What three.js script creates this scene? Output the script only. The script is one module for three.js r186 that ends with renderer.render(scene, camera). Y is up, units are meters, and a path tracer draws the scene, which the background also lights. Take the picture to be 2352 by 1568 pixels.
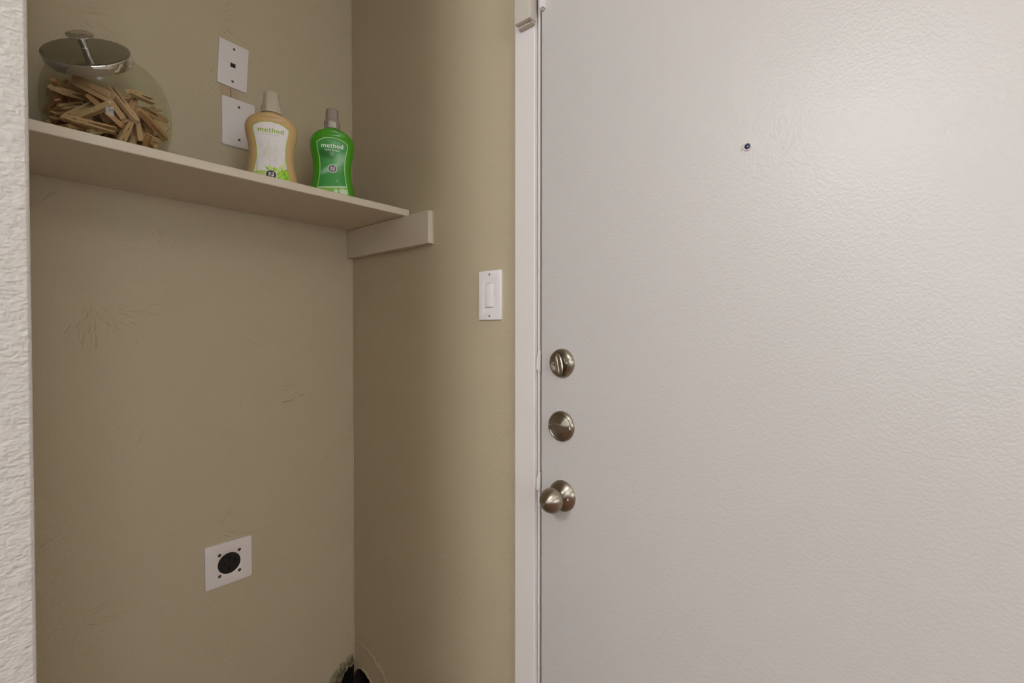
import * as THREE from 'three';
import { RoundedBoxGeometry } from 'three/addons/geometries/RoundedBoxGeometry.js';
import { mergeGeometries, mergeVertices, toCreasedNormals } from 'three/addons/utils/BufferGeometryUtils.js';

// ---------------------------------------------------------------- camera, sky, lights, exposure
const scene = new THREE.Scene();
const camera = new THREE.PerspectiveCamera(2 * Math.atan(784 / 1106.17) * 180 / Math.PI, 2352 / 1568, 0.02, 100);
camera.position.set(1.3728, 1.30, 0.8287);
camera.lookAt(1.3728 - 0.6504, 1.30 - 0.0149, 0.8287 - 0.7594);
scene.add(camera);
const renderer = new THREE.WebGLRenderer({ antialias: true });
renderer.toneMapping = THREE.LinearToneMapping;
renderer.toneMappingExposure = 0.86;
renderer.shadowMap.enabled = true;
scene.background = new THREE.Color().setRGB(1.0, 1.07, 1.2);      // bright overcast daylight outside the window
scene.backgroundIntensity = 9.3;
const LAMP = { at: [1.16, 2.30, 2.15], intensity: 4.6, color: new THREE.Color().setRGB(1, 1.02, 1.06) };
const LAMP2 = { at: [2.3, 2.30, 0.9], intensity: 1.1, color: new THREE.Color().setRGB(1, 1.0, 0.95) };  // added lamp, brightens the shelf edge and the niche back wall

// ---------------------------------------------------------------- helpers
function rng(seed) { let s = seed >>> 0; return () => { s = (s + 0x6D2B79F5) | 0; let t = Math.imul(s ^ (s >>> 15), 1 | s); t = (t + Math.imul(t ^ (t >>> 7), 61 | t)) ^ t; return ((t ^ (t >>> 14)) >>> 0) / 4294967296; }; }
const V = (x, y, z) => new THREE.Vector3(x, y, z);
const names = {};
function numbered(n) { const k = names[n] = (names[n] ?? -1) + 1; return k ? n + '_' + String(k).padStart(3, '0') : n; }
function mesh(name, geo, mat, parent) {
  const m = new THREE.Mesh(geo, mat); m.name = parent ? name : numbered(name); m.castShadow = m.receiveShadow = true;
  (parent ?? scene).add(m); return m;
}
function thing(name, label, category, [x, y, z], group) {
  const o = new THREE.Group(); o.name = numbered(name); o.position.set(x, y, z); scene.add(o);
  o.userData = { label, category }; if (group) o.userData.group = group; return o;
}
function tag(o, label, category, group) { Object.assign(o.userData, { label, category }); if (group) o.userData.group = group; return o; }
function struct(name, geo, mat, label) { const m = mesh(name, geo, mat); m.userData.kind = 'structure'; if (label) m.userData.label = label; return m; }
// uv in metres from position and facing
function uvMetres(g) {
  if (g.index) g = g.toNonIndexed();
  const p = g.attributes.position, n = g.attributes.normal, uv = new Float32Array(p.count * 2);
  for (let i = 0; i < p.count; i += 3) {
    let a = 0, b = 0, c = 0; for (let k = 0; k < 3; k++) { a += Math.abs(n.getX(i + k)); b += Math.abs(n.getY(i + k)); c += Math.abs(n.getZ(i + k)); }
    for (let k = i; k < i + 3; k++) {
      const x = p.getX(k), y = p.getY(k), z = p.getZ(k);
      const [u, v] = b > a && b > c ? [x, z] : a > c ? [z, y] : [x, y];
      uv[2 * k] = u; uv[2 * k + 1] = v;
    }
  }
  g.setAttribute('uv', new THREE.BufferAttribute(uv, 2)); return g;
}
function box(x0, x1, y0, y1, z0, z1, r = 0) {
  const w = x1 - x0, h = y1 - y0, d = z1 - z0;
  const g = r ? new RoundedBoxGeometry(w, h, d, 3, r) : new THREE.BoxGeometry(w, h, d);
  g.translate((x0 + x1) / 2, (y0 + y1) / 2, (z0 + z1) / 2); return uvMetres(g);
}
const plain = (gs) => mergeGeometries(gs.map((g) => { const q = g.index ? g.toNonIndexed() : g; for (const k of Object.keys(q.attributes)) if (!['position', 'normal', 'uv'].includes(k)) q.deleteAttribute(k); return q; }));
function tile(g, size) { return g; }

// ---------------------------------------------------------------- procedural textures
function noise2(seed) {                                             // tiling value noise on an n x n lattice
  const r = rng(seed), cache = {};
  return (u, v, n, m = n) => {
    const L = cache[n * 8192 + m] ??= Float32Array.from({ length: n * m }, () => r());
    const x = u * n, y = v * m, xi = Math.floor(x), yi = Math.floor(y); let fx = x - xi, fy = y - yi;
    fx = fx * fx * (3 - 2 * fx); fy = fy * fy * (3 - 2 * fy);
    const X = ((xi % n) + n) % n, Y = ((yi % m) + m) % m, X1 = (X + 1) % n, Y1 = (Y + 1) % m;
    const a = L[Y * n + X], b = L[Y * n + X1], c = L[Y1 * n + X], d = L[Y1 * n + X1];
    return a + (b - a) * fx + (c - a) * fy + (a - b - c + d) * fx * fy;
  };
}
function greyTexture(n, f, size) {
  const data = new Uint8Array(n * n * 4); let lo = Infinity, hi = -Infinity;
  for (let i = 0; i < n * n; i++) { lo = Math.min(lo, f[i]); hi = Math.max(hi, f[i]); }
  for (let i = 0; i < n * n; i++) { const v = Math.round(255 * (f[i] - lo) / (hi - lo)); data.set([v, v, v, 255], i * 4); }
  const t = new THREE.DataTexture(data, n, n); t.wrapS = t.wrapT = THREE.RepeatWrapping; t.magFilter = THREE.LinearFilter; t.minFilter = THREE.LinearMipmapLinearFilter; t.generateMipmaps = true;
  t.repeat.set(1 / size, 1 / size); t.needsUpdate = true; return t;
}
// hand-stomped plaster: fans of thin brush ridges over a fine roller stipple
function stompTexture(n, size, seed, fans, strokesPer, amp) {
  const f = new Float32Array(n * n), r = rng(seed), N = noise2(seed + 1), px = n / size;
  for (let y = 0; y < n; y++) for (let x = 0; x < n; x++) {
    const u = x / n, v = y / n;
    f[y * n + x] = 0.5 * N(u, v, Math.round(size / 0.0026)) + 0.45 * N(u, v, Math.round(size / 0.0055)) + 0.5 * N(u, v, Math.round(size / 0.02)) + 0.5 * N(u, v, Math.round(size / 0.07));
  }
  for (let k = 0; k < fans; k++) {
    const cx = r() * n, cy = r() * n, a0 = r() * 6.28, spread = 0.7 + r() * 2.2, strength = 0.25 + 0.75 * r() * r();
    for (let s = 0; s < strokesPer; s++) {
      let a = a0 + (r() - 0.5) * spread; const start = (0.012 + 0.07 * r()) * px, len = (0.012 + 0.035 * r()) * px, bend = (r() - 0.5) * 0.02;
      let x = cx + Math.cos(a) * start, y = cy + Math.sin(a) * start; const w = (0.0006 + 0.0008 * r()) * px, h = amp * strength * (0.4 + 0.6 * r());
      for (let t = 0; t < len; t++) {
        a += bend / 2 + (r() - 0.5) * 0.08; x += Math.cos(a); y += Math.sin(a);
        const fade = Math.sin(Math.PI * Math.min(1, (t + 2) / len)) ** 0.6, R = Math.ceil(w * 2.2);
        for (let j = -R; j <= R; j++) for (let i = -R; i <= R; i++) {
          const X = Math.round(x) + i, Y = Math.round(y) + j, dx = X - x, dy = Y - y, e = h * fade * Math.exp(-(dx * dx + dy * dy) / (w * w));
          const at = (((Y % n) + n) % n) * n + (((X % n) + n) % n);
          if (e > 0.01) f[at] = Math.max(f[at], 0.7 * f[at] + e);
        }
      }
    }
  }
  return greyTexture(n, f, size);
}
// orange peel of roller-applied paint
function peelTexture(n, size, seed, cell, sharp) {
  const f = new Float32Array(n * n), N = noise2(seed);
  for (let y = 0; y < n; y++) for (let x = 0; x < n; x++) {
    const u = x / n, v = y / n; let a = N(u, v, Math.round(size / cell)); a = a < 0.5 ? 0.5 * (2 * a) ** sharp : 1 - 0.5 * (2 - 2 * a) ** sharp;
    f[y * n + x] = a + 0.45 * N(u, v, Math.round(size / (cell * 0.45))) + 0.4 * N(u, v, Math.round(size / (cell * 2.7))) + 0.3 * N(u, v, Math.round(size / (cell * 11)));
  }
  return greyTexture(n, f, size);
}
const stomp = stompTexture(2048, 1.3, 11, 110, 30, 1.9);
// the hall wall's trowelled plaster: short drags, level higher up and slanting lower down (v is height from 0.55 m)
const dragged = (() => {
  const n = 1024, size = 0.42, f = new Float32Array(n * n), N = noise2(23);
  for (let y = 0; y < n; y++) for (let x = 0; x < n; x++) {
    const u = x / n, v = y / n, w = v - u;
    f[y * n + x] = 0.55 * N(u, v, Math.round(size / 0.0085), Math.round(size / 0.0036)) + 0.5 * N(u, v, Math.round(size / 0.004), Math.round(size / 0.002)) + 0.55 * N(u, w, Math.round(size / 0.03), Math.round(size / 0.0075)) + 0.5 * N(u, v, Math.round(size / 0.02), Math.round(size / 0.012)) + 0.3 * N(u, v, Math.round(size / 0.0017));
  }
  return greyTexture(n, f, size);
})();
const peelDoor = peelTexture(1024, 0.40, 5, 0.0029, 1.5);
const peelWall = peelTexture(1024, 0.45, 9, 0.0030, 1.2);

function canvasTexture(w, h, draw) {
  const c = document.createElement('canvas'); c.width = w; c.height = h; draw(c.getContext('2d'), w, h);
  const t = new THREE.CanvasTexture(c); t.colorSpace = THREE.SRGBColorSpace; t.wrapS = t.wrapT = THREE.RepeatWrapping; t.magFilter = THREE.LinearFilter; return t;
}
// the back wall's paint: one greige coat with a primer patch, a crack and shade painted about the hole (uv: z, y in metres)
const WALL = '#bfb195';
const paintBack = canvasTexture(1024, 2048, (c, W, H) => {
  const Z = (z) => z / 1.0 * W, Y = (y) => H - y / 2.44 * H, r = rng(77);
  c.fillStyle = WALL; c.fillRect(0, 0, W, H);
  const poly = (pts, fill, rough = 0.003) => { for (let k = 0; k < 4; k++) pass(pts, fill, rough * (1 + 2 * k)); };
  const pass = (pts, fill, rough) => {
    c.fillStyle = fill; c.beginPath();
    for (let k = 0; k < pts.length; k++) {
      const [a, b] = pts[k], [p, q] = pts[(k + 1) % pts.length], m = Math.max(2, Math.round(Math.hypot(p - a, q - b) / 0.012));
      for (let i = 0; i < m; i++) { const t = i / m, x = Z(a + (p - a) * t + (r() - 0.5) * rough), y = Y(b + (q - b) * t + (r() - 0.5) * rough); k + i ? c.lineTo(x, y) : c.moveTo(x, y); }
    }
    c.closePath(); c.fill();
  };
  for (let i = 0; i < 900; i++) { const q = r() ** 0.7, a = r() * 3.14, R = 0.04 + 0.055 * q, z = Math.abs(Math.cos(a) * R), y = 0.2 + Math.sin(a) * R * 0.9; c.fillStyle = `rgba(${30 + r() * 20},${28 + r() * 16},${18},${0.16 * (1.15 - q)})`; c.beginPath(); c.ellipse(Z(z), Y(y), 1 + r() * 5, 1 + r() * 4, r() * 3, 0, 7); c.fill(); }   // dark speckles painting the shade about the hole
  poly([[0.334, 1.96], [0.372, 1.96], [0.372, 1.90], [0.326, 1.90]], 'rgba(176,148,126,0.14)', 0.002);                  // primer showing between the two plates
  c.strokeStyle = '#6d5640'; c.lineWidth = 1.6; c.beginPath(); c.moveTo(Z(0.3478), Y(1.945)); c.lineTo(Z(0.3465), Y(1.915)); c.stroke();   // hairline crack there
  c.strokeStyle = '#8a7a5e'; c.lineWidth = 1.3; c.beginPath(); c.moveTo(Z(0.222), Y(1.108)); c.lineTo(Z(0.19), Y(1.113)); c.moveTo(Z(0.172), Y(1.122)); c.lineTo(Z(0.160), Y(1.126)); c.stroke();
});
paintBack.repeat.set(1, 1 / 2.44);

// ---------------------------------------------------------------- materials
const S = (o) => new THREE.MeshStandardMaterial(o), P = (o) => new THREE.MeshPhysicalMaterial(o);
const M = {
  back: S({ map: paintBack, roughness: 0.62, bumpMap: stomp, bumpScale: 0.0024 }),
  side: S({ color: WALL, roughness: 0.55, bumpMap: peelWall, bumpScale: 0.0006 }),
  hall: S({ color: '#c8c2bc', roughness: 0.6, bumpMap: dragged, bumpScale: 0.0019 }),
  plainWall: S({ color: '#d2cac3', roughness: 0.7 }),
  door: S({ color: '#c9c4c0', roughness: 0.36, bumpMap: peelDoor, bumpScale: 0.00031 }),
  trim: S({ color: '#e6dfdc', roughness: 0.4 }),
  shelf: S({ color: '#d6cbb8', roughness: 0.5, bumpMap: peelWall, bumpScale: 0.0003 }),
  caulk: S({ color: '#bdb199', roughness: 0.4 }),
  ceiling: S({ color: '#e6e2da', roughness: 0.9 }),
  plate: S({ color: '#e6dedc', roughness: 0.35 }),
  switchPlate: S({ color: '#efe9e9', roughness: 0.3 }),
  plateSteel: S({ color: '#e8dfdc', roughness: 0.4 }),
  sensor: S({ color: '#cbc3b6', roughness: 0.45 }),
  black: S({ color: '#060505', roughness: 0.45 }),
  hole: S({ color: '#1c130d', roughness: 0.95, side: THREE.DoubleSide }),  // near-black, stands in for the shade inside the wall hole
  screw: S({ color: '#6e5c4e', roughness: 0.4, metalness: 0.6 }),
  screwPaint: S({ color: '#a89c92', roughness: 0.4 }),
  nickel: P({ color: new THREE.Color().setRGB(0.40, 0.35, 0.285), roughness: 0.34, metalness: 1, anisotropy: 0.85, anisotropyRotation: Math.PI / 2 }),
  nickelBright: S({ color: new THREE.Color().setRGB(0.5, 0.44, 0.37), roughness: 0.28, metalness: 1 }),
  nickelDark: S({ color: new THREE.Color().setRGB(0.22, 0.18, 0.14), roughness: 0.4, metalness: 1 }),
  chrome: S({ color: new THREE.Color().setRGB(0.72, 0.71, 0.69), roughness: 0.1, metalness: 1 }),
  steelTop: S({ color: new THREE.Color().setRGB(0.38, 0.375, 0.34), roughness: 0.16, metalness: 1 }),
  glass: P({ color: '#f3f6f0', roughness: 0, transmission: 1, thickness: 0, ior: 1.5, specularIntensity: 1 }),
  jarGlass: P({ color: '#f3f5ef', roughness: 0, transmission: 1, thickness: 0, ior: 1.5, specularIntensity: 0.4 }),
  core: S({ color: '#4a3a2a', roughness: 0.95 }),  // cut wall edges, coloured dark as the shade in the hole
  plaster: S({ color: '#bfb092', roughness: 0.9 }),
  creamBottle: P({ color: '#cfae78', roughness: 0.32, clearcoat: 0.3, clearcoatRoughness: 0.3 }),
  creamCap: P({ color: '#d8d0b8', roughness: 0.4, transmission: 0.25, thickness: 0 }),
  greenBottle: P({ color: '#43a012', roughness: 0.28, clearcoat: 0.5, clearcoatRoughness: 0.25 }),
  greyCap: S({ color: '#a79d92', roughness: 0.4, metalness: 0.25 }),
  coil: S({ color: '#8b8680', roughness: 0.3, metalness: 1 }),
};
const floorWood = canvasTexture(1024, 1024, (c, W, H) => {
  const r = rng(3);
  for (let k = 0; k < 8; k++) {
    const l = 26 + r() * 8; c.fillStyle = `hsl(${24 + r() * 6},52%,${l + 3}%)`; c.fillRect(0, k * 128, W, 128);
    for (let i = 0; i < 120; i++) { c.fillStyle = `rgba(40,20,8,${0.05 + r() * 0.12})`; c.fillRect(r() * W, k * 128 + r() * 126, 80 + r() * 400, 1 + r() * 2); }
    c.fillStyle = '#20120a'; c.fillRect(0, k * 128, W, 2);
  }
});
M.floor = S({ map: floorWood, roughness: 0.5 });
const woodTex = (hue, l, seed) => canvasTexture(128, 128, (c, W, H) => {
  const r = rng(seed); c.fillStyle = `hsl(${hue},46%,${l}%)`; c.fillRect(0, 0, W, H);
  for (let i = 0; i < 70; i++) { c.fillStyle = r() < 0.6 ? `rgba(110,68,28,${0.04 + r() * 0.09})` : `rgba(236,200,150,${0.05 + r() * 0.1})`; c.fillRect(0, r() * H, W, 1 + r() * 2.5); }
});
M.pinWood = [[32, 66, 1], [30, 61, 2], [34, 69, 3]].map(([h, l, s]) => { const t = woodTex(h, l, s); t.repeat.set(12, 30); return S({ map: t, roughness: 0.7 }); });

// ---------------------------------------------------------------- the room
const RX = 4.0, RZ = 4.0, RY = 2.44;
struct('floor', box(-0.1, RX + 0.12, -0.1, 0, -0.12, RZ + 0.12), M.floor);
struct('ceiling', box(-0.1, RX + 0.12, RY, RY + 0.1, -0.12, RZ + 0.12), M.ceiling);
const DO = { x0: 0.70, x1: 1.618, top: 2.085 };
{
  const s = new THREE.Shape(); s.moveTo(0, 0); s.lineTo(0, 0.13); [[-0.03, 0.135], [-0.046, 0.155], [-0.053, 0.185], [-0.049, 0.207], [-0.041, 0.221], [-0.034, 0.236], [-0.027, 0.240], [-0.02, 0.248], [-0.011, 0.244], [0, 0.251]].forEach(([x, y]) => s.lineTo(x, y)); s.lineTo(0, RY); s.lineTo(-0.9, RY); s.lineTo(-0.9, 0); s.closePath();
  const g = new THREE.ExtrudeGeometry(s, { depth: 0.1, bevelEnabled: false }); g.rotateY(Math.PI / 2); g.translate(-0.1, 0, 0);
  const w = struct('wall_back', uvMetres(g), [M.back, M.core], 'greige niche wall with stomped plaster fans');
  mesh('shade_liner', plain([box(-0.099, -0.095, 0.1, 0.3, 0.001, 0.07), box(-0.099, -0.0015, 0.1, 0.3, 0.0004, 0.0016)]), M.hole, w).userData.label = 'dark liner standing in for shade behind the broken corner';  // dark sheets painted as the shade behind the notch
}
// the wall with the door, one sheet with the door opening and the broken vent hole cut out
{
  const s = new THREE.Shape(); s.moveTo(-0.1, 0); s.lineTo(DO.x0, 0); s.lineTo(DO.x0, DO.top); s.lineTo(DO.x1, DO.top); s.lineTo(DO.x1, 0); s.lineTo(RX + 0.12, 0); s.lineTo(RX + 0.12, RY); s.lineTo(-0.1, RY); s.closePath();
  const h = new THREE.Path(), r = rng(40), n = 64, cx = 0.05, cy = 0.19;
  for (let i = 0; i < n; i++) { const a = i / n * 2 * Math.PI, q = 0.058 + (r() - 0.5) * 0.005, x = cx + Math.cos(a) * q, y = cy + Math.sin(a) * q; i ? h.lineTo(x, y) : h.moveTo(x, y); }
  h.closePath(); s.holes.push(h);
  const g = new THREE.ExtrudeGeometry(s, { depth: 0.12, bevelEnabled: false }); g.translate(0, 0, -0.12);
  const w = struct('wall_right', uvMetres(g), [M.side, M.core], 'smooth greige wall between the niche corner and the door frame');
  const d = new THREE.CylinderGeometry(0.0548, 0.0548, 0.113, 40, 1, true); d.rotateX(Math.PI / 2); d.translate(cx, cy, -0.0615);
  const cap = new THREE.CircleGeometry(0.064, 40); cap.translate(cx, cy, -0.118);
  const duct = mesh('vent_duct', plain([d, cap]), M.hole, w); duct.userData.label = 'duct inside the broken hole, shade put into its dark colour';  // near-black colour carries the shade inside the duct
  // torn plaster: the hole's ragged lip and the arc where a flange was pulled off
  const band = (arc, rad, width, height, seed) => {
    const q = noise2(seed), A = 90, B = 8, pos = [], idx = [];
    for (let i = 0; i <= A; i++) {
      const u = i / A, a = arc[0] + (arc[1] - arc[0]) * u, taper = Math.min(1, 6 * u, 6 * (1 - u)), w = width * taper * (0.3 + 0.8 * q(u, 0.1, 7) + 0.35 * q(u, 0.6, 37)), off = (q(u, 0.3, 9) - 0.5) * width * 0.8;
      for (let j = 0; j <= B; j++) { const v = j / B * 2 - 1, R = rad + off + v * w, k = (1 - v * v) ** 0.5 * height * taper * (0.3 + 1.0 * q(u, j / B * 0.9, 31)) - 0.0002; pos.push(cx + Math.cos(a) * R, cy + Math.sin(a) * R, k); }
    }
    for (let i = 0; i < A; i++) for (let j = 0; j < B; j++) { const p = i * (B + 1) + j; idx.push(p, p + B + 1, p + 1, p + 1, p + B + 1, p + B + 2); }
    const o = new THREE.BufferGeometry(); o.setAttribute('position', new THREE.Float32BufferAttribute(pos, 3)); o.setAttribute('uv', new THREE.Float32BufferAttribute(new Float32Array(pos.length / 3 * 2), 2)); o.setIndex(idx.reverse()); o.computeVertexNormals();
    const n0 = o.attributes.normal; if (n0.getZ(40) < 0) { o.setIndex(idx.reverse()); o.computeVertexNormals(); } return o;
  };
  mesh('broken_lip', plain([band([0.45, 1.85], 0.0605, 0.005, 0.003, 5), band([0.2, 0.95], 0.0625, 0.004, 0.003, 15)]), M.plaster, w);
  mesh('torn_plaster', plain([band([0.72, 1.62], 0.134, 0.0085, 0.0024, 8), band([0.80, 1.5], 0.128, 0.005, 0.002, 9), band([0.35, 1.0], 0.147, 0.0028, 0.0022, 12), band([1.5, 1.9], 0.142, 0.004, 0.004, 3)]), M.plaster, w);
}
{
  const s = new THREE.Shape(), r = 0.0038, x1 = 0.72, z0 = 0.777;
  s.moveTo(0, -z0); s.lineTo(x1 - r, -z0); s.absarc(x1 - r, -z0 - r, r, Math.PI / 2, 0, true); s.lineTo(x1, -RZ); s.lineTo(x1 - 0.12, -RZ); s.lineTo(x1 - 0.12, -z0 - 0.115); s.lineTo(0, -z0 - 0.115); s.closePath();
  const g = new THREE.ExtrudeGeometry(s, { depth: RY, bevelEnabled: false, curveSegments: 12 }); g.rotateX(-Math.PI / 2);
  struct('wall_left', uvMetres(toCreasedNormals(g, 0.5)), M.hall, 'pale plastered wall end with rounded corner at the left edge');
}
const WIN = { a0: 0.7, a1: 1.9, y0: 0.95, y1: 2.1 };
const WIN2 = { a0: 1.1, a1: 2.6, y0: 1.2, y1: 2.15 };  // added unseen window, evens the light on door and side wall
function windowWall(wall, win, W, turn, end) {                      // a wall from a = 0 to end (wall plane at local z = 0..0.12) with one glazed opening
  const s = new THREE.Shape(); s.moveTo(end[0], 0); s.lineTo(end[1], 0); s.lineTo(end[1], RY); s.lineTo(end[0], RY); s.closePath();
  const h = new THREE.Path(); h.moveTo(W.a0, W.y0); h.lineTo(W.a0, W.y1); h.lineTo(W.a1, W.y1); h.lineTo(W.a1, W.y0); h.closePath(); s.holes.push(h);
  const g = new THREE.ExtrudeGeometry(s, { depth: 0.12, bevelEnabled: false }); turn(g); struct(wall, uvMetres(g), M.plainWall);
  const w = new THREE.Group(); w.name = win; w.userData.kind = 'structure'; scene.add(w);
  const f = 0.05, am = (W.a0 + W.a1) / 2, b = (a0, a1, y0, y1) => box(a0, a1, y0, y1, 0.03, 0.09);
  const fr = plain([b(W.a0, W.a0 + f, W.y0, W.y1), b(W.a1 - f, W.a1, W.y0, W.y1), b(W.a0 + f, W.a1 - f, W.y0, W.y0 + f), b(W.a0 + f, W.a1 - f, W.y1 - f, W.y1), b(am - 0.03, am + 0.03, W.y0 + f, W.y1 - f)]); turn(fr); mesh('window_frame', fr, M.trim, w);
  for (const [a, c] of [[W.a0 + f, am - 0.03], [am + 0.03, W.a1 - f]]) { const p = new THREE.PlaneGeometry(c - a, W.y1 - W.y0 - 2 * f); p.translate((a + c) / 2, (W.y0 + W.y1) / 2, 0.06); turn(p); mesh('pane', p, M.glass, w); }
}
windowWall('wall_front', 'added_window_2', WIN2, (g) => g.translate(0, 0, RZ), [0.60, RX + 0.12]);
windowWall('wall_behind', 'window_1', WIN, (g) => { g.rotateY(-Math.PI / 2); g.translate(RX + 0.12, 0, 0); g.scale(1, 1, 1); }, [0, RZ]);
// caulked inside corner of the niche
{
  const r = rng(6), pts = []; for (let y = 0.262; y <= RY; y += 0.02) pts.push(V(0.0006 + (r() - 0.5) * 0.0005, y, 0.0006 + (r() - 0.5) * 0.0005));
  struct('trim_2', new THREE.TubeGeometry(new THREE.CatmullRomCurve3(pts), 240, 0.0019, 8), M.caulk, 'painted caulk bead in the niche corner');
}
// door frame: painted face, rebate strip and stop, with strike plates let into the rebate
const trim = new THREE.Group(); trim.name = 'trim_1'; trim.userData = { kind: 'structure', label: 'painted door frame along the latch side' }; scene.add(trim);
{
  const mirror = (x) => 0.7524 + 1.565 - x;
  const side = (a, b, z0, z1, r, top = DO.top - 0.04) => [box(a, b, 0, top, z0, z1, r), box(mirror(b), mirror(a), 0, top, z0, z1, r)];
  mesh('frame_face', plain([...side(0.6815, 0.7368, -0.06, 0.012, 0.002, 2.10), box(0.738, mirror(0.738), 2.045, 2.10, -0.06, 0.012, 0.0025)]), M.trim, trim);
  mesh('rebate_strip', plain([...side(0.7396, 0.7452, -0.10, 0.0038, 0.0012, 2.05), ...side(0.735, 0.741, -0.10, -0.004, 0, 2.05), box(0.7455, mirror(0.7455), 2.037, 2.05, -0.10, 0.0045)]), M.trim, trim);
  mesh('door_stop', plain([...side(0.744, 0.765, -0.10, -0.042, 0, 2.05)]), M.trim, trim);
  mesh('gap_shade_strip', plain([...side(0.7449, 0.7518, -0.035, -0.004, 0.001, 2.04)]), S({ color: '#3a2e26', roughness: 0.8 }), trim);  // dark strip added as the shade in the door gap
  const strike = (y0, y1, chip) => {
    const s = new THREE.Shape(); s.moveTo(0.7382, y0 + chip); s.lineTo(0.7476, y0 + 0.002); s.lineTo(0.7482, y1 - 0.001); s.lineTo(0.7440, y1); s.lineTo(0.7388, y1 - 0.014); s.closePath();
    const g = new THREE.ExtrudeGeometry(s, { depth: 0.0024, bevelEnabled: true, bevelSize: 0.0005, bevelThickness: 0.0005, bevelSegments: 2 }); g.translate(0, 0, 0.004); return g;
  };
  mesh('strike_plate', strike(0.963, 1.003, 0), M.trim, trim); mesh('strike_plate', strike(1.2184, 1.2651, 0.006), M.trim, trim);
}
// ---------------------------------------------------------------- the door and its hardware
const door = new THREE.Group(); door.name = 'door_1'; door.userData = { kind: 'structure', label: 'plain off-white painted entry door with nickel locks' }; scene.add(door);
const DZ = 0.008;
mesh('door_panel', box(0.7524, 1.565, 0.008, 2.035, DZ - 0.044, DZ, 0.0018), M.door, door);
const lathe = (pts, n = 64) => { const g = new THREE.LatheGeometry(pts.map(([r, h]) => new THREE.Vector2(r, h)), n); g.rotateX(Math.PI / 2); return g; };   // axis along +z, out of the door
{
  const r1 = lathe([[0.0001, 0.0078], [0.012, 0.0082], [0.0185, 0.0092], [0.0225, 0.0098], [0.0262, 0.0088], [0.0285, 0.0064], [0.0298, 0.003], [0.0302, 0]]);
  const d1 = mesh('deadbolt', r1, M.nickel, door); d1.position.set(0.8065, 1.2405, DZ); d1.userData.label = 'upper nickel deadbolt with an upright oval thumb turn';
  const oval = new THREE.SphereGeometry(1, 32, 20); oval.scale(0.0112, 0.0222, 0.0038); const bar = new THREE.SphereGeometry(1, 24, 12); bar.scale(0.0018, 0.0185, 0.0014); bar.translate(0, 0, 0.0036);
  const t1 = mesh('thumb_turn', plain([oval, bar]), M.nickelBright, d1); t1.position.set(0.0035, -0.001, 0.0172); t1.rotation.z = 0.26; t1.rotation.y = -0.25;
  const neck = new THREE.CylinderGeometry(0.0062, 0.0085, 0.009, 24); neck.rotateX(Math.PI / 2); const collar = lathe([[0.0001, 0.0158], [0.013, 0.0155], [0.0142, 0.0145], [0.0145, 0.013]], 40);
  const n1 = mesh('turn_neck', neck, M.nickelBright, d1); n1.position.set(0, 0, 0.0125); const cl = mesh('collar', collar, M.nickelDark, d1); cl.position.z = -0.0052;
  for (const sx of [-1, 1]) { const s = new THREE.SphereGeometry(0.003, 16, 10); s.scale(1, 1, 0.6); const m = mesh('screw', s, M.nickelBright, d1); m.position.set(sx * 0.0165, 0.0008 * sx, 0.0096); }
}
{
  const r2 = lathe([[0.0001, 0.0115], [0.006, 0.0112], [0.012, 0.0102], [0.018, 0.0088], [0.0245, 0.0075], [0.0252, 0.0063], [0.0262, 0.0078], [0.0276, 0.0078], [0.0284, 0.0066], [0.0302, 0.0058], [0.0312, 0.0036], [0.0314, 0]]);
  const d2 = mesh('deadbolt', r2, M.nickel, door); d2.position.set(0.8055, 1.1105, DZ); d2.userData.label = 'lower nickel deadbolt with a sideways lever turn';
  const s = new THREE.Shape(); s.moveTo(-0.0185, 0.001); s.quadraticCurveTo(-0.010, 0.0065, -0.003, 0.0045); s.quadraticCurveTo(0.006, 0.0005, 0.0175, 0.003); s.lineTo(0.0178, -0.0006); s.quadraticCurveTo(0.008, -0.004, 0.001, -0.0072); s.quadraticCurveTo(-0.009, -0.0065, -0.0185, -0.003); s.closePath();
  const g = new THREE.ExtrudeGeometry(s, { depth: 0.0055, bevelEnabled: true, bevelSize: 0.0016, bevelThickness: 0.0026, bevelSegments: 4 }); g.scale(1.38, 1.15, 0.8);
  const t = mesh('thumb_turn', g, M.nickelBright, d2); t.position.set(0.0035, -0.001, 0.0098); t.rotation.z = 0.02;
  const neck = new THREE.CylinderGeometry(0.0055, 0.007, 0.006, 24); neck.rotateX(Math.PI / 2); const n = mesh('turn_neck', neck, M.nickelBright, d2); n.position.set(0, 0, 0.0105);
}
{
  const r3 = lathe([[0.0001, 0.0165], [0.0125, 0.0165], [0.0132, 0.0148], [0.018, 0.0128], [0.0245, 0.0104], [0.0295, 0.0068], [0.0318, 0.003], [0.0322, 0]]);
  const k = mesh('door_knob', r3, M.nickel, door); k.position.set(0.8075, 0.9665, DZ); k.userData.label = 'round brushed nickel door knob on its rose';
  const kn = lathe([[0.0001, 0.0615], [0.004, 0.0613], [0.010, 0.0598], [0.0165, 0.0562], [0.0215, 0.0508], [0.0246, 0.0440], [0.0252, 0.0385], [0.0236, 0.0330], [0.0196, 0.0278], [0.0148, 0.0244], [0.0115, 0.022], [0.0105, 0.019], [0.0105, 0.012]], 96);
  mesh('knob', kn, M.nickel, k);
  const p = new THREE.SphereGeometry(0.0034, 16, 12); p.scale(1, 1, 0.9); const m = mesh('lock_pin', p, M.nickelBright, k); m.position.set(0.0205, -0.0015, 0.0122);
}
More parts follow.
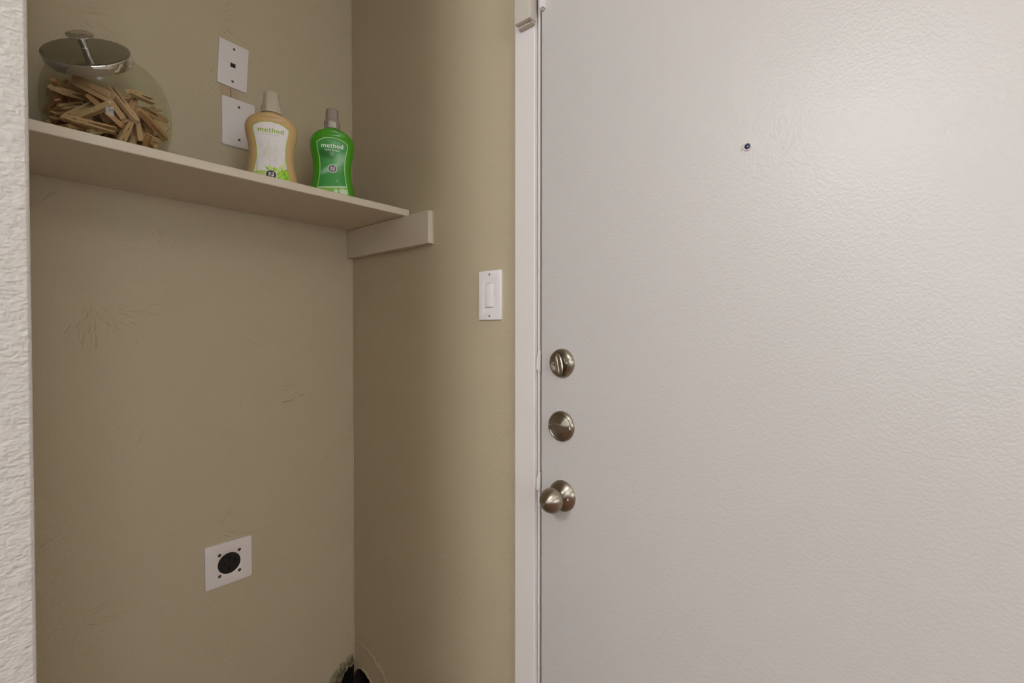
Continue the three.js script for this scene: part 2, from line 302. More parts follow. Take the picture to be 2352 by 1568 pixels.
{
  const ring = lathe([[0.0042, 0.0006], [0.0046, 0.0022], [0.0056, 0.0026], [0.0066, 0.0018], [0.0070, 0]], 40);
  const pp = mesh('peephole', ring, S({ color: '#d8d0cb', roughness: 0.35 }), door); pp.position.set(1.1583, 1.5952, DZ);
  const lens = new THREE.SphereGeometry(0.0046, 24, 12, 0, Math.PI * 2, 0, Math.PI / 2); lens.rotateX(Math.PI / 2); lens.scale(1, 1, 0.5);
  const l = mesh('lens', lens, P({ color: '#1a2850', roughness: 0.05, clearcoat: 1, clearcoatRoughness: 0.02 }), pp); l.position.z = 0.0004; l.userData.label = 'dark blue glass lens';
}
// ---------------------------------------------------------------- things fixed to the walls
const ZPLATE = (w, h, t, bevel) => {                               // wall plate, face towards +z, back at z = 0, with a sloped rim
  const s = new THREE.Shape(), a = w / 2 - bevel, b = h / 2 - bevel, r = 0.0007;
  s.moveTo(-a + r, -b); s.lineTo(a - r, -b); s.absarc(a - r, -b + r, r, -Math.PI / 2, 0); s.lineTo(a, b - r); s.absarc(a - r, b - r, r, 0, Math.PI / 2); s.lineTo(-a + r, b); s.absarc(-a + r, b - r, r, Math.PI / 2, Math.PI); s.lineTo(-a, -b + r); s.absarc(-a + r, -b + r, r, Math.PI, 1.5 * Math.PI);
  return { s, make() { const g = new THREE.ExtrudeGeometry(s, { depth: t - bevel * 0.7, bevelEnabled: true, bevelSize: bevel, bevelThickness: bevel * 0.7, bevelSegments: 4, curveSegments: 6 }); const p = g.attributes.position; for (let i = 0; i < p.count; i++) if (p.getZ(i) < 0) p.setZ(i, 0); g.computeVertexNormals(); return toCreasedNormals(g, 0.6); } };
};
const hole = (s, pts) => { const p = new THREE.Path(); pts.forEach(([x, y], i) => i ? p.lineTo(x, y) : p.moveTo(x, y)); p.closePath(); s.holes.push(p); };
const round = (cx, cy, r, n = 32) => Array.from({ length: n }, (_, i) => [cx + r * Math.cos(-i / n * 2 * Math.PI), cy + r * Math.sin(-i / n * 2 * Math.PI)]);
function screwAt(parent, x, y, z, r, mat, slot) {
  const head = new THREE.SphereGeometry(r, 20, 8, 0, Math.PI * 2, 0, Math.PI / 2); head.rotateX(Math.PI / 2); head.scale(1, 1, 0.35);
  const m = mesh('screw', head, mat, parent); m.position.set(x, y, z);
  const sl = new THREE.BoxGeometry(r * 1.7, r * 0.34, r * 0.2); const q = mesh('slot', sl, M.hole, m); q.position.z = r * 0.33; q.rotation.z = slot; return m;
}
// rocker light switch on the door wall
{
  const t = thing('light_switch', 'white rocker light switch on the wall beside the door frame', 'light switch', [0.5985, 1.3913, 0]);
  const pl = ZPLATE(0.07, 0.115, 0.0062, 0.0022); hole(pl.s, [[-0.0168, -0.0335], [-0.0168, 0.0335], [0.0168, 0.0335], [0.0168, -0.0335]]);
  mesh('wall_plate', pl.make(), M.switchPlate, t);
  const f = mesh('rocker_frame', (() => { const s = new THREE.Shape(); s.moveTo(-0.0164, -0.0331); s.lineTo(0.0164, -0.0331); s.lineTo(0.0164, 0.0331); s.lineTo(-0.0164, 0.0331); s.closePath(); hole(s, [[-0.0118, -0.0285], [-0.0118, 0.0285], [0.0118, 0.0285], [0.0118, -0.0285]]); return new THREE.ExtrudeGeometry(s, { depth: 0.006, bevelEnabled: false }); })(), M.switchPlate, t);
  const g = new RoundedBoxGeometry(0.0225, 0.056, 0.006, 3, 0.001), p = g.attributes.position; for (let i = 0; i < p.count; i++) if (p.getZ(i) > 0) p.setZ(i, p.getZ(i) + 0.0009 - p.getY(i) * 0.05); g.computeVertexNormals();
  const k = mesh('rocker', toCreasedNormals(g, 0.5), M.switchPlate, t); k.position.z = 0.0042;
  for (const s of [-1, 1]) screwAt(t, 0, s * 0.0485, 0.0062, 0.0027, M.screwPaint, 1.5);
}
const onBack = (o) => { o.rotation.y = Math.PI / 2; return o; };     // plates on the back wall face +x
{
  const t = onBack(thing('phone_plate', 'white wall plate with a small square jack, hung slightly crooked', 'wall plate', [0, 1.9962, 0.3424])); t.rotation.order = 'YXZ'; t.rotation.z = -0.0526;
  const pl = ZPLATE(0.07, 0.115, 0.0055, 0.0014); hole(pl.s, [[-0.0078, -0.0066], [-0.0078, 0.0072], [0.0068, 0.0072], [0.0068, -0.0066]]);
  mesh('plate', pl.make(), M.plate, t);
  const j = mesh('jack', plain([box(-0.0078, 0.0068, -0.0066, 0.0072, 0.0002, 0.0015), box(-0.0078, -0.004, 0.0034, 0.0072, 0.0015, 0.0048)]), M.black, t); j.userData.label = 'black square jack opening';
  for (const s of [-1, 1]) screwAt(t, 0, s * 0.042, 0.0054, 0.0031, M.screw, 0.5 + s);
}
{
  const t = onBack(thing('blank_plate', 'larger blank white wall plate partly hidden behind the beige bottle', 'wall plate', [0, 1.8497, 0.3303]));
  mesh('plate', ZPLATE(0.081, 0.125, 0.0072, 0.0045).make(), M.plate, t);
  for (const s of [-1, 1]) screwAt(t, 0, s * 0.0425, 0.0072, 0.0031, M.screw, 0.8 * s);
}
{
  const t = onBack(thing('dryer_outlet', 'square metal outlet plate with round black receptacle low on niche wall', 'outlet', [0, 0.7069, 0.3624]));
  const pl = ZPLATE(0.111, 0.11, 0.0065, 0.0028); hole(pl.s, round(0, -0.001, 0.0295, 56)); mesh('cover_plate', pl.make(), M.plateSteel, t);
  const d = new THREE.Shape(); round(0, -0.001, 0.0288, 56).forEach(([x, y], i) => i ? d.lineTo(x, y) : d.moveTo(x, y)); d.closePath();
  for (const [cx, cy, a] of [[-0.012, 0.003, 0.45], [0.012, 0.003, -0.45], [0, 0.014, 1.57], [0, -0.014, 0]]) { const c = Math.cos(a), s = Math.sin(a), w = 0.0016, h = 0.0062; hole(d, [[-w, -h], [-w, h], [w, h], [w, -h]].map(([x, y]) => [cx + x * c - y * s, cy - 0.001 + x * s + y * c])); }
  const face = new THREE.ExtrudeGeometry(d, { depth: 0.0035, bevelEnabled: true, bevelSize: 0.0005, bevelThickness: 0.0006, bevelSegments: 2 }); face.translate(0, 0, 0.0012);
  const back = new THREE.CircleGeometry(0.029, 40); back.translate(0, -0.001, 0.0004);
  const rc = mesh('receptacle', plain([face, back]), M.black, t); rc.userData.label = 'round black receptacle';
  for (const [sx, sy] of [[-1, 1], [1, 1], [-1, -1], [1, -1]]) screwAt(t, sx * 0.0235 + 0.0005, sy * 0.027 - 0.0005, 0.0065, 0.0042, M.screw, 0.7);
}
// two-piece door alarm contact
{
  const t = thing('door_sensor', 'beige box of a door alarm contact on the frame above the switch', 'door sensor', [0.7205, 1.957, 0.012]);
  mesh('housing', box(-0.021, 0.0215, 0.0035, 0.135, 0, 0.0235, 0.002), M.sensor, t);
  const lip = mesh('end_cap', box(-0.0185, 0.019, -0.0005, 0.004, 0.0005, 0.0125, 0.001), M.sensor, t); lip.userData.label = 'lighter end cap under the housing';
  const d = new THREE.CylinderGeometry(0.0014, 0.0014, 0.002, 14); d.rotateX(Math.PI / 2); const h = mesh('hole', d, M.black, t); h.position.set(0.0135, 0.002, 0.0118);
}
{
  const t = thing('sensor_magnet', 'slim white magnet strip on the door edge beside the alarm contact', 'door sensor', [0.7575, 1.982, DZ]);
  mesh('magnet_case', box(-0.0035, 0.0068, 0, 0.075, 0, 0.010, 0.0012), M.trim, t); mesh('foot', box(-0.0028, 0.003, -0.003, 0.004, 0, 0.006, 0.0008), M.sensor, t);
}
// ---------------------------------------------------------------- shelf
const SY = 1.6415;
{
  const sh = tag(mesh('wall_shelf', (() => { const g = box(0.001, 0.2951, SY - 0.0185, SY, 0.0025, 0.7755, 0.0025); g.translate(0, -SY, 0); return g; })(), M.shelf), 'painted board shelf across the niche under the jar and bottles', 'shelf'); sh.position.y = SY;
  const c = thing('shelf_cleat', 'painted board cleat on the right niche wall under the shelf end', 'cleat', [0, 1.5368, 0]);
  mesh('board', box(0.001, 0.3935, 0, 0.0855, 0, 0.0185, 0.0016), M.shelf, c);
  mesh('end_bead', box(0.3925, 0.3955, -0.001, 0.0855, 0, 0.005, 0.0012), M.caulk, c);
}
// ---------------------------------------------------------------- detergent bottles
const HB = 0.184;
const profile = new THREE.CatmullRomCurve3([[0, 0.0500], [0.004, 0.0535], [0.012, 0.0545], [0.03, 0.0525], [0.055, 0.0482], [0.082, 0.0462], [0.105, 0.0480], [0.125, 0.0518], [0.145, 0.0540], [0.158, 0.0518], [0.168, 0.0455], [0.1755, 0.0350], [0.1800, 0.0250], [0.1825, 0.0215], [HB, 0.0205]].map(([y, w]) => V(w, y, 0)));
const rows = profile.getPoints(90).map((p) => [p.y, p.x]);
const widthAt = (y) => { for (let i = 1; i < rows.length; i++) if (rows[i][0] >= y) { const t = (y - rows[i - 1][0]) / (rows[i][0] - rows[i - 1][0] || 1); return rows[i - 1][1] + (rows[i][1] - rows[i - 1][1]) * t; } return rows.at(-1)[1]; };
const depthAt = (y) => { const w = widthAt(y), k = THREE.MathUtils.smoothstep(y, 0.158, 0.181); return w * (0.62 + 0.38 * k); };
const expo = (y) => 2.35 - 0.35 * THREE.MathUtils.smoothstep(y, 0.16, 0.181);
function bottleBody() {
  const n = 72, pos = [], idx = [];
  for (const [y] of rows) { const w = widthAt(y), d = depthAt(y), e = 2 / expo(y); for (let i = 0; i < n; i++) { const a = i / n * 2 * Math.PI, c = Math.cos(a), s = Math.sin(a); pos.push(w * Math.sign(c) * Math.abs(c) ** e, y, d * Math.sign(s) * Math.abs(s) ** e); } }
  const R = rows.length;
  for (let j = 0; j < R - 1; j++) for (let i = 0; i < n; i++) { const a = j * n + i, b = j * n + (i + 1) % n, c = a + n, d = b + n; idx.push(a, c, b, b, c, d); }
  const c0 = pos.length / 3; pos.push(0, 0.002, 0); for (let i = 0; i < n; i++) idx.push(c0, i, (i + 1) % n);
  const g = new THREE.BufferGeometry(); g.setAttribute('position', new THREE.Float32BufferAttribute(pos, 3)); g.setIndex(idx); g.computeVertexNormals(); return g;
}
const L0 = 0.010, L1 = 0.1535, LW = 0.041;
function labelHalf(y) {                                             // outline of the front label: follows the waist, rounded shoulders
  const w = widthAt(y) - 0.0180, top = 1 - Math.max(0, (y - 0.1395) / (L1 - 0.1395)) ** 1.15;
  return Math.max(0, Math.min(w, 0.041) * Math.sqrt(Math.max(0, top)));
}
function labelGeo(grow = 0, lift = 0.0005) {
  const J = 60, I = 24, pos = [], uv = [], idx = [];
  for (let j = 0; j <= J; j++) {
    const y = L0 - grow + (L1 + grow - L0 + grow) * j / J, h = labelHalf(THREE.MathUtils.clamp(y - grow * (2 * j / J - 1), L0, L1)) + grow * (j === J ? 0.3 : 1);
    for (let i = 0; i <= I; i++) { const x = h * (2 * i / I - 1), w = widthAt(y), d = depthAt(y), e = expo(y); pos.push(x, y, d * (1 - Math.min(1, Math.abs(x / w)) ** e) ** (1 / e) + lift); uv.push(0.5 + x / (2 * LW), (y - L0) / (L1 - L0)); }
  }
  for (let j = 0; j < J; j++) for (let i = 0; i < I; i++) { const a = j * (I + 1) + i, b = a + 1, c = a + I + 1, d = c + 1; idx.push(a, b, c, b, d, c); }
  const g = new THREE.BufferGeometry(); g.setAttribute('position', new THREE.Float32BufferAttribute(pos, 3)); g.setAttribute('uv', new THREE.Float32BufferAttribute(uv, 2)); g.setIndex(idx); g.computeVertexNormals(); return g;
}
const LWpx = 512, LHpx = Math.round(512 * (L1 - L0) / (2 * LW));
function roundel(c, x, y, r, ring, fill, text, col, sub) {
  c.fillStyle = ring; c.beginPath(); c.arc(x, y, r, 0, 7); c.fill(); c.fillStyle = fill; c.beginPath(); c.arc(x, y, r * 0.86, 0, 7); c.fill();
  c.fillStyle = col; c.textAlign = 'center'; c.font = `bold ${Math.round(r * 0.95)}px sans-serif`; c.fillText(text, x, y + r * 0.22); c.font = `bold ${Math.round(r * 0.36)}px sans-serif`; c.fillText(sub, x, y + r * 0.62);
}
const creamLabel = canvasTexture(LWpx, LHpx, (c, W, H) => {
  const r = rng(14); c.fillStyle = '#efe8e8'; c.fillRect(0, 0, W, H);
  for (let i = 0; i < 26; i++) {                                    // soft pale leaves in the middle, lively green blades at the foot
    const x = W * (0.2 + 0.6 * r()), y = H * (0.35 + 0.3 * r()); c.save(); c.translate(x, y); c.rotate((r() - 0.5) * 1.6); c.fillStyle = `rgba(${196 + r() * 20},${204 + r() * 20},${186 + r() * 10},0.14)`; c.beginPath(); c.ellipse(0, 0, 16 + r() * 16, 70 + r() * 60, 0, 0, 7); c.fill(); c.restore();
  }
  c.fillStyle = '#b9cf6a'; c.beginPath(); c.moveTo(0, H); c.lineTo(0, H * 0.88); c.quadraticCurveTo(W * 0.35, H * 0.80, W * 0.62, H * 0.86); c.quadraticCurveTo(W * 0.8, H * 0.8, W, H * 0.7); c.lineTo(W, H); c.fill();
  for (let i = 0; i < 44; i++) {
    const x = W * (0.45 + 0.55 * r()), y = H * (0.98 - 0.1 * r()); c.save(); c.translate(x, y); c.rotate((r() - 0.5) * 1.7 + 0.25); c.fillStyle = r() < 0.5 ? `rgba(${110 + r() * 40},${185 + r() * 30},10,0.75)` : `rgba(${170 + r() * 40},${215 + r() * 20},70,0.6)`; c.beginPath(); c.moveTo(-12, 0); c.quadraticCurveTo(-16, -H * 0.12, 0, -H * (0.12 + 0.14 * r())); c.quadraticCurveTo(16, -H * 0.1, 12, 0); c.fill(); c.restore();
  }
  for (let i = 0; i < 9; i++) { c.save(); c.translate(W * (0.1 + 0.3 * r()), H * (0.9 + 0.1 * r())); c.rotate(1.2 + 0.4 * r()); c.fillStyle = `rgba(228,228,206,${0.3 + 0.3 * r()})`; c.beginPath(); c.ellipse(0, 0, 10, 90, 0, 0, 7); c.fill(); c.restore(); }
  c.strokeStyle = 'rgba(160,190,70,0.6)'; c.lineWidth = 10; c.beginPath(); c.moveTo(W * 0.14, H * 0.5); c.quadraticCurveTo(W * 0.2, H * 0.75, W * 0.1, H); c.moveTo(W * 0.86, H * 0.5); c.quadraticCurveTo(W * 0.8, H * 0.75, W * 0.9, H); c.stroke();
  c.fillStyle = '#8fb52c'; c.textAlign = 'center'; c.font = `bold ${Math.round(W * 0.176)}px sans-serif`; c.fillText('method', W * 0.5, H * 0.18);
  c.fillStyle = '#b9b3ac'; c.font = `${Math.round(W * 0.052)}px sans-serif`; c.fillText('laundry detergent', W * 0.5, H * 0.222);
  roundel(c, W * 0.5, H * 0.895, W * 0.15, '#e8e6dc', '#3b3a34', '32', '#f4f2ee', 'loads');
});
const greenLabel = canvasTexture(LWpx, LHpx, (c, W, H) => {
  const r = rng(19); c.fillStyle = '#3f9d45'; c.fillRect(0, 0, W, H);
  const blob = (x, y, a, b, rot, col) => { const soft = col.replace(/[\d.]+\)$/, (m) => (parseFloat(m) * 0.26).toFixed(4) + ')'); for (let k = 0; k < 24; k++) { c.save(); c.translate(x, y); c.rotate(rot); c.fillStyle = soft; c.beginPath(); c.ellipse(0, 0, a * (1.05 - k * 0.042), b * (1.05 - k * 0.042), 0, 0, 7); c.fill(); c.restore(); } };
  blob(W * 0.3, H * 0.28, W * 0.34, H * 0.09, 0.2, 'rgba(18,78,28,0.2)'); blob(W * 0.8, H * 0.34, W * 0.3, H * 0.12, -0.4, 'rgba(200,228,208,0.17)'); blob(W * 0.42, H * 0.53, W * 0.42, H * 0.06, -0.55, 'rgba(224,238,226,0.2)');
  blob(W * 0.6, H * 0.08, W * 0.3, H * 0.08, 0.3, 'rgba(170,210,180,0.1)'); blob(W * 0.72, H * 0.5, W * 0.12, H * 0.12, 0.3, 'rgba(150,205,160,0.1)'); blob(W * 0.85, H * 0.92, W * 0.24, H * 0.06, 0, 'rgba(232,238,228,0.2)');
  for (const [x, y, q] of [[0.5, 0.275, 0.075], [0.76, 0.32, 0.04], [0.64, 0.74, 0.055], [0.72, 0.79, 0.03]]) { c.fillStyle = 'rgba(150,205,150,0.45)'; c.beginPath(); c.arc(W * x, H * y, W * q, 0, 7); c.fill(); c.strokeStyle = 'rgba(40,110,50,0.5)'; c.lineWidth = 4; c.stroke(); }
  c.fillStyle = '#86c63a'; c.beginPath(); c.moveTo(0, H * 0.87); c.quadraticCurveTo(W * 0.4, H * 0.86, W * 0.75, H * 0.83); c.lineTo(W, H * 0.86); c.lineTo(W, H); c.lineTo(0, H); c.fill();
  c.fillStyle = 'rgba(228,236,222,0.85)'; c.beginPath(); c.moveTo(W * 0.02, H * 0.865); c.quadraticCurveTo(W * 0.5, H * 0.86, W, H * 0.80); c.lineTo(W, H * 0.83); c.quadraticCurveTo(W * 0.5, H * 0.885, W * 0.02, H * 0.885); c.fill();
  c.beginPath(); c.ellipse(W * 0.82, H * 0.92, W * 0.13, H * 0.055, 0, 0, 7); c.fill(); c.beginPath(); c.ellipse(W * 0.6, H * 0.93, W * 0.06, H * 0.045, 0, 0, 7); c.fill();
  c.fillStyle = '#eef2ec'; c.textAlign = 'center'; c.font = `bold ${Math.round(W * 0.176)}px sans-serif`; c.fillText('method', W * 0.5, H * 0.175);
  c.font = `bold ${Math.round(W * 0.05)}px sans-serif`; c.fillText('laundry detergent', W * 0.5, H * 0.222);
  roundel(c, W * 0.5, H * 0.53, W * 0.135, '#e6e6e2', '#6d6468', '32', '#f3e9ea', 'loads');
});
function bottle(name, label, [x, y, z], face, body, cap, labelMap, capShape, border, sy = 1, sx = 1) {
  const t = thing(name, label, 'bottle', [x, y, z]); t.rotation.y = face;
  t.scale.set(sx, sy, sx); mesh('body', bottleBody(), body, t);
  if (border) mesh('label_border', labelGeo(0.0021, 0.00035), S({ color: border, roughness: 0.4 }), t);
  mesh('label', labelGeo(), S({ map: labelMap, roughness: 0.4 }), t);
  const g = new THREE.LatheGeometry(capShape.map(([r, h]) => new THREE.Vector2(r, h)), 56); g.translate(0, HB, 0); const c = mesh('cap', toCreasedNormals(g, 0.7), cap, t);
  return t;
}
bottle('detergent_bottle', 'beige detergent bottle with white label and frosted cap, beside the jar', [0.205, SY, 0.332], Math.atan2(1.168, 0.497) - 0.05, M.creamBottle, M.creamCap, creamLabel,
  [[0.0001, 0.001], [0.0222, 0.001], [0.0225, 0.005], [0.0212, 0.0062], [0.0212, 0.018], [0.0206, 0.0195], [0.0188, 0.021], [0.0182, 0.034], [0.0173, 0.036], [0.0163, 0.0515], [0.0150, 0.0545], [0.0001, 0.0555]], '#b3bf52', 0.93, 1.03);
bottle('detergent_bottle', 'green detergent bottle with grey cap standing at the shelf end by the corner', [0.205, SY, 0.1795], Math.atan2(1.168, 0.649), M.greenBottle, M.greyCap, greenLabel,
  [[0.0001, 0.0005], [0.0205, 0.0005], [0.0208, 0.0025], [0.0196, 0.0035], [0.0196, 0.013], [0.0203, 0.0145], [0.0196, 0.0205], [0.0172, 0.0245], [0.0160, 0.0262], [0.0153, 0.047], [0.0143, 0.0515], [0.0118, 0.0538], [0.0001, 0.0545]], '#b9dda0');

// ---------------------------------------------------------------- glass jar with a slanted steel lid
const JN = V(0.616, 0.675, 0.405).normalize(), JL = V(0.17, 1.832, 0.6555), JB = V(0.108, 1.751, 0.612), JR = 0.1045, JH = 0.112;
const inJar = (p, m) => { const x = (p.x - JB.x) / (JR - m), y = (p.y - JB.y) / (JH - m), z = (p.z - JB.z) / (JR - m); return (Math.abs(x * x + z * z) ** 1.15 + Math.abs(y) ** 2.3 < 1) && p.y > SY + 0.004 + m * 0.5 && V().subVectors(p, JL).dot(JN) < -0.026; };
function V0() { return new THREE.Vector3(); }
{
  const t = thing('glass_jar', 'round clear glass jar with slanted steel lid full of clothespins', 'jar', [JB.x, SY, JB.z]);
  const e1 = V().crossVectors(JN, V(0, 1, 0)).normalize(), e2 = V().crossVectors(JN, e1), n = 96, J = 64, pos = [], idx = [], org = V(JB.x, SY, JB.z);
  const dLid = V().subVectors(JL, JB).dot(JN);
  const rays = [];
  for (let j = 0; j <= J; j++) {                                    // polar rings around the lid's axis, from the mouth to the far pole
    const th = 0.60 + (Math.PI - 0.60) * (j / J);
    for (let i = 0; i < n; i++) {
      const a = i / n * 2 * Math.PI, d = V().copy(JN).multiplyScalar(Math.cos(th)).addScaledVector(e1, Math.sin(th) * Math.cos(a)).addScaledVector(e2, Math.sin(th) * Math.sin(a));
      const q = (Math.abs(d.x * d.x + d.z * d.z) ** 1.15 / JR ** 2.3 + Math.abs(d.y) ** 2.3 / JH ** 2.3) ** (-1 / 2.3), p = V().copy(JB).addScaledVector(d, q);
      const k = p.y - SY - 0.0012; p.y = SY + 0.0012 + (k + Math.sqrt(k * k + 0.00002)) / 2;   // flat foot
      rays.push(p);
    }
  }
  const ring = (rad, off) => { const o = []; for (let i = 0; i < n; i++) { const a = i / n * 2 * Math.PI; o.push(V().copy(JL).addScaledVector(JN, off).addScaledVector(e1, rad * Math.cos(a)).addScaledVector(e2, rad * Math.sin(a))); } return o; };
  const all = [...ring(0.0625, -0.004), ...ring(0.0630, -0.014), ...rays];
  for (const p of all) pos.push(p.x - org.x, p.y - org.y, p.z - org.z);
  const R = all.length / n;
  for (let j = 0; j < R - 1; j++) for (let i = 0; i < n; i++) { const a = j * n + i, b = j * n + (i + 1) % n, c = a + n, d = b + n; idx.push(a, c, b, b, c, d); }
  const g = new THREE.BufferGeometry(); g.setAttribute('position', new THREE.Float32BufferAttribute(pos, 3)); g.setIndex(idx); g.computeVertexNormals();
  mesh('glass_body', g, M.jarGlass, t);
  const q = new THREE.Quaternion().setFromUnitVectors(V(0, 1, 0), JN), place = (m) => { m.quaternion.copy(q); m.position.subVectors(JL, org); return m; };
  const L = (pts, k) => toCreasedNormals(new THREE.LatheGeometry(pts.map(([r, h]) => new THREE.Vector2(r, h)), 96), 0.5);
  const lid = place(mesh('lid', L([[0.0001, 0.0012], [0.02, 0.0004], [0.045, -0.0002], [0.060, 0.0002], [0.0668, 0.0004], [0.0678, 0]]), M.steelTop, t)); lid.userData.label = 'slanted steel lid';
  mesh('rim', L([[0.0678, 0], [0.0684, -0.001], [0.0686, -0.0165], [0.0680, -0.018], [0.066, -0.018], [0.066, -0.003]]), M.chrome, lid);
  mesh('lid_knob', L([[0.0062, 0.0005], [0.0062, 0.006], [0.0056, 0.0075], [0.0062, 0.009], [0.0072, 0.0225], [0.0095, 0.0245], [0.0195, 0.0262], [0.0212, 0.0272], [0.0212, 0.0286], [0.0195, 0.0294], [0.0001, 0.0298]]), M.chrome, lid);
}
// ---------------------------------------------------------------- clothespins
const PL = 0.078, PT = 0.0122, PW = 0.0096;
function prongGeo() {                                               // one wooden half: jaw at -x, tapered handle at +x
  const s = new THREE.Shape(), h = PL / 2;
  s.moveTo(-h, 0.0003); s.lineTo(-h + 0.012, 0.0003); s.quadraticCurveTo(-h + 0.0155, 0.0022, -h + 0.019, 0.0003); s.lineTo(-0.004, 0.0003); s.lineTo(-0.002, 0.0013); s.lineTo(0.002, 0.0013); s.lineTo(h, 0.0042); s.lineTo(h, 0.0058); s.lineTo(0.012, 0.0060); s.lineTo(0.006, 0.0052); s.lineTo(0.002, 0.0060); s.lineTo(-0.022, 0.0060); s.lineTo(-h, 0.0034); s.closePath();
  const g = new THREE.ExtrudeGeometry(s, { depth: PW - 0.0008, bevelEnabled: true, bevelSize: 0.0003, bevelThickness: 0.0004, bevelSegments: 1, curveSegments: 4 }); g.translate(0, 0, -PW / 2 + 0.0004); return uvMetres(g);
}
const up = prongGeo(), lo = (() => { const g = prongGeo(); g.rotateX(Math.PI); return g; })();
const spring = (() => {
  const pts = []; for (let i = 0; i <= 60; i++) { const a = i / 60 * 2 * Math.PI * 4; pts.push(V(0.001 + Math.cos(a) * 0.0027, Math.sin(a) * 0.0027, -0.0036 + 0.0072 * i / 60)); }
  const coil = new THREE.TubeGeometry(new THREE.CatmullRomCurve3(pts), 60, 0.0006, 5);
  const arm = (s) => new THREE.TubeGeometry(new THREE.CatmullRomCurve3([V(0.001, 0.0027 * s, -0.0042 * s), V(-0.006, 0.0044 * s, -0.0042 * s), V(-0.013, 0.0054 * s, -0.0042 * s), V(-0.0145, 0.0056 * s, 0), V(-0.0145, 0.0056 * s, 0.0036 * s)]), 16, 0.0006, 5);
  return plain([coil, arm(1), arm(-1)]);
})();
const protos = M.pinWood.map((m) => { const t = new THREE.Group(); mesh('prong', up, m, t); mesh('prong', lo, m, t); mesh('spring', spring, M.coil, t); return t; });
const half = [PL / 2, PT / 2, PW / 2];
const pins = [];
function makeObb(c, q) { const m = new THREE.Matrix4().makeRotationFromQuaternion(q).elements; return { c, q, u: [V(m[0], m[1], m[2]), V(m[4], m[5], m[6]), V(m[8], m[9], m[10])] }; }
function overlap(A, B) {
  const t = V().subVectors(B.c, A.c); if (t.lengthSq() > 0.0068) return false;
  const T = A.u.map((u) => t.dot(u)), R = A.u.map((a) => B.u.map((b) => a.dot(b))), AR = R.map((r) => r.map((x) => Math.abs(x) + 1e-6));
  for (let i = 0; i < 3; i++) if (Math.abs(T[i]) > half[i] + half[0] * AR[i][0] + half[1] * AR[i][1] + half[2] * AR[i][2]) return false;
  for (let j = 0; j < 3; j++) if (Math.abs(T[0] * R[0][j] + T[1] * R[1][j] + T[2] * R[2][j]) > half[0] * AR[0][j] + half[1] * AR[1][j] + half[2] * AR[2][j] + half[j]) return false;
  for (let i = 0; i < 3; i++) for (let j = 0; j < 3; j++) {
    const i1 = (i + 1) % 3, i2 = (i + 2) % 3, j1 = (j + 1) % 3, j2 = (j + 2) % 3;
    if (Math.abs(T[i2] * R[i1][j] - T[i1] * R[i2][j]) > half[i1] * AR[i2][j] + half[i2] * AR[i1][j] + half[j1] * AR[i][j2] + half[j2] * AR[i][j1]) return false;
  }
  return true;
}
function inside(o) {
  for (const a of [-1, 1]) for (const b of [-1, 1]) for (const c of [-1, 1]) if (!inJar(V().copy(o.c).addScaledVector(o.u[0], a * half[0]).addScaledVector(o.u[1], b * half[1]).addScaledVector(o.u[2], c * half[2]), 0.0022)) return false;
  return true;
}
const free = (o) => inside(o) && !pins.some((p) => overlap(p, o));
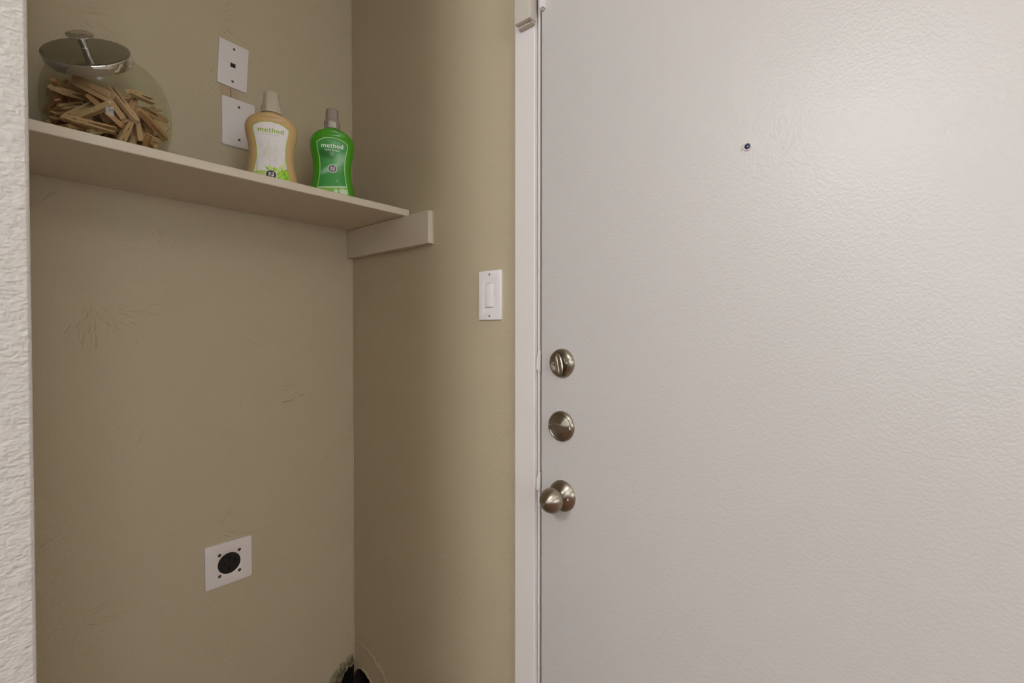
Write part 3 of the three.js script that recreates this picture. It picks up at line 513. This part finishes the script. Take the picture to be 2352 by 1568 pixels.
{
  const r = rng(2024);
  // pins that stand out at the front of the heap: [jaw end, handle end, roll]
  const front = [
    [[0.158, 1.690, 0.572], [0.152, 1.772, 0.584], 0.3, 'pale clothespin standing upright at the front of the jar'],
    [[0.160, 1.688, 0.598], [0.158, 1.764, 0.606], 1.2, 'clothespin standing upright left of the tallest front pin'],
    [[0.134, 1.705, 0.686], [0.134, 1.758, 0.630], 0.2, 'long clothespin sloping up from the left side of the jar'],
    [[0.162, 1.686, 0.650], [0.140, 1.722, 0.592], 0.9, 'clothespin slanting low across the front of the heap'],
    [[0.148, 1.690, 0.680], [0.118, 1.718, 0.616], 0.5, 'clothespin lying just under the long left one'],
  ];
  for (const [a, b, roll, label] of front) {
    const A = V(...a), B = V(...b), x = V().subVectors(B, A).normalize(), q = new THREE.Quaternion().setFromUnitVectors(V(1, 0, 0), x).multiply(new THREE.Quaternion().setFromAxisAngle(V(1, 0, 0), roll));
    let best = null;
    for (let k = 0; k < 4000 && !best; k++) { const o = makeObb(V().addVectors(A, B).multiplyScalar(0.5).add(V(r() - 0.7, r() - 0.5, r() - 0.5).multiplyScalar(0.00001 * k)), q.clone().multiply(new THREE.Quaternion().setFromEuler(new THREE.Euler((r() - 0.5) * 0.0008 * k, (r() - 0.5) * 0.0001 * k, (r() - 0.5) * 0.0001 * k)))); if (free(o)) best = o; }
    if (best) { best.label = label; pins.push(best); } else console.log('no room for', label);
  }
  let fails = 0;
  while (pins.length < 130 && fails < 400) {
    let o = null;
    for (let k = 0; k < 60 && !o; k++) {
      const q = new THREE.Quaternion().setFromEuler(new THREE.Euler(r() * 6.28, r() * 6.28, (r() - 0.5) * 2.4)), c = V(JB.x + (r() - 0.5) * 0.14, SY + 0.05 + r() * 0.09, JB.z + (r() - 0.5) * 0.14), t = makeObb(c, q); if (free(t)) o = t;
    }
    if (!o) { fails++; continue; }
    let stuck = 0, step = 0.01;
    for (let k = 0; k < 700 && stuck < 70; k++) {
      const c = o.c.clone().add(V((r() - 0.5) * step, -r() * step, (r() - 0.5) * step)), q = o.q.clone().multiply(new THREE.Quaternion().setFromEuler(new THREE.Euler((r() - 0.5) * step * 12, (r() - 0.5) * step * 12, (r() - 0.5) * step * 12))), t = makeObb(c, q);
      if (free(t)) { o = t; stuck = 0; } else if (++stuck % 14 === 0) step *= 0.6;
    }
    pins.push(o);
  }
  console.log('clothespins', pins.length);
  pins.forEach((p, i) => {
    const t = i < protos.length ? protos[i] : protos[Math.floor(r() * protos.length)].clone(); t.name = numbered('clothespin'); scene.add(t); t.position.copy(p.c); t.quaternion.copy(p.q);
    t.userData = { label: p.label ?? 'small wooden spring clothespin jumbled in the heap inside the glass jar', category: 'clothespin', group: 'clothespins in the glass jar' };
  });
}
// ---------------------------------------------------------------- hall ceiling lamp and an added fill lamp (both outside the frame)
for (const [L, label] of [[LAMP, 'round frosted ceiling lamp in the hall near the niche'], [LAMP2, 'added round ceiling lamp that brightens the shelf edge and niche wall']]) {
  const t = thing('ceiling_lamp', label, 'lamp', [L.at[0], RY, L.at[2]]);
  const base = new THREE.CylinderGeometry(0.215, 0.215, 0.03, 48); base.translate(0, -0.015, 0); mesh('base', base, M.trim, t);
  const dome = new THREE.SphereGeometry(0.21, 40, 20, 0, Math.PI * 2, Math.PI / 2, Math.PI / 2); dome.scale(1, 1.2, 1); dome.translate(0, -0.03, 0);
  mesh('shade', dome, S({ color: '#f4efe6', emissive: L.color, emissiveIntensity: L.intensity * 0.35, roughness: 0.6 }), t).castShadow = false;
  const p = new THREE.PointLight(L.color, L.intensity, 0, 2); p.position.set(...L.at); p.castShadow = true; p.shadow.radius = 9; p.shadow.mapSize.set(2048, 2048); p.shadow.bias = -0.0005; scene.add(p);
}
renderer.render(scene, camera);
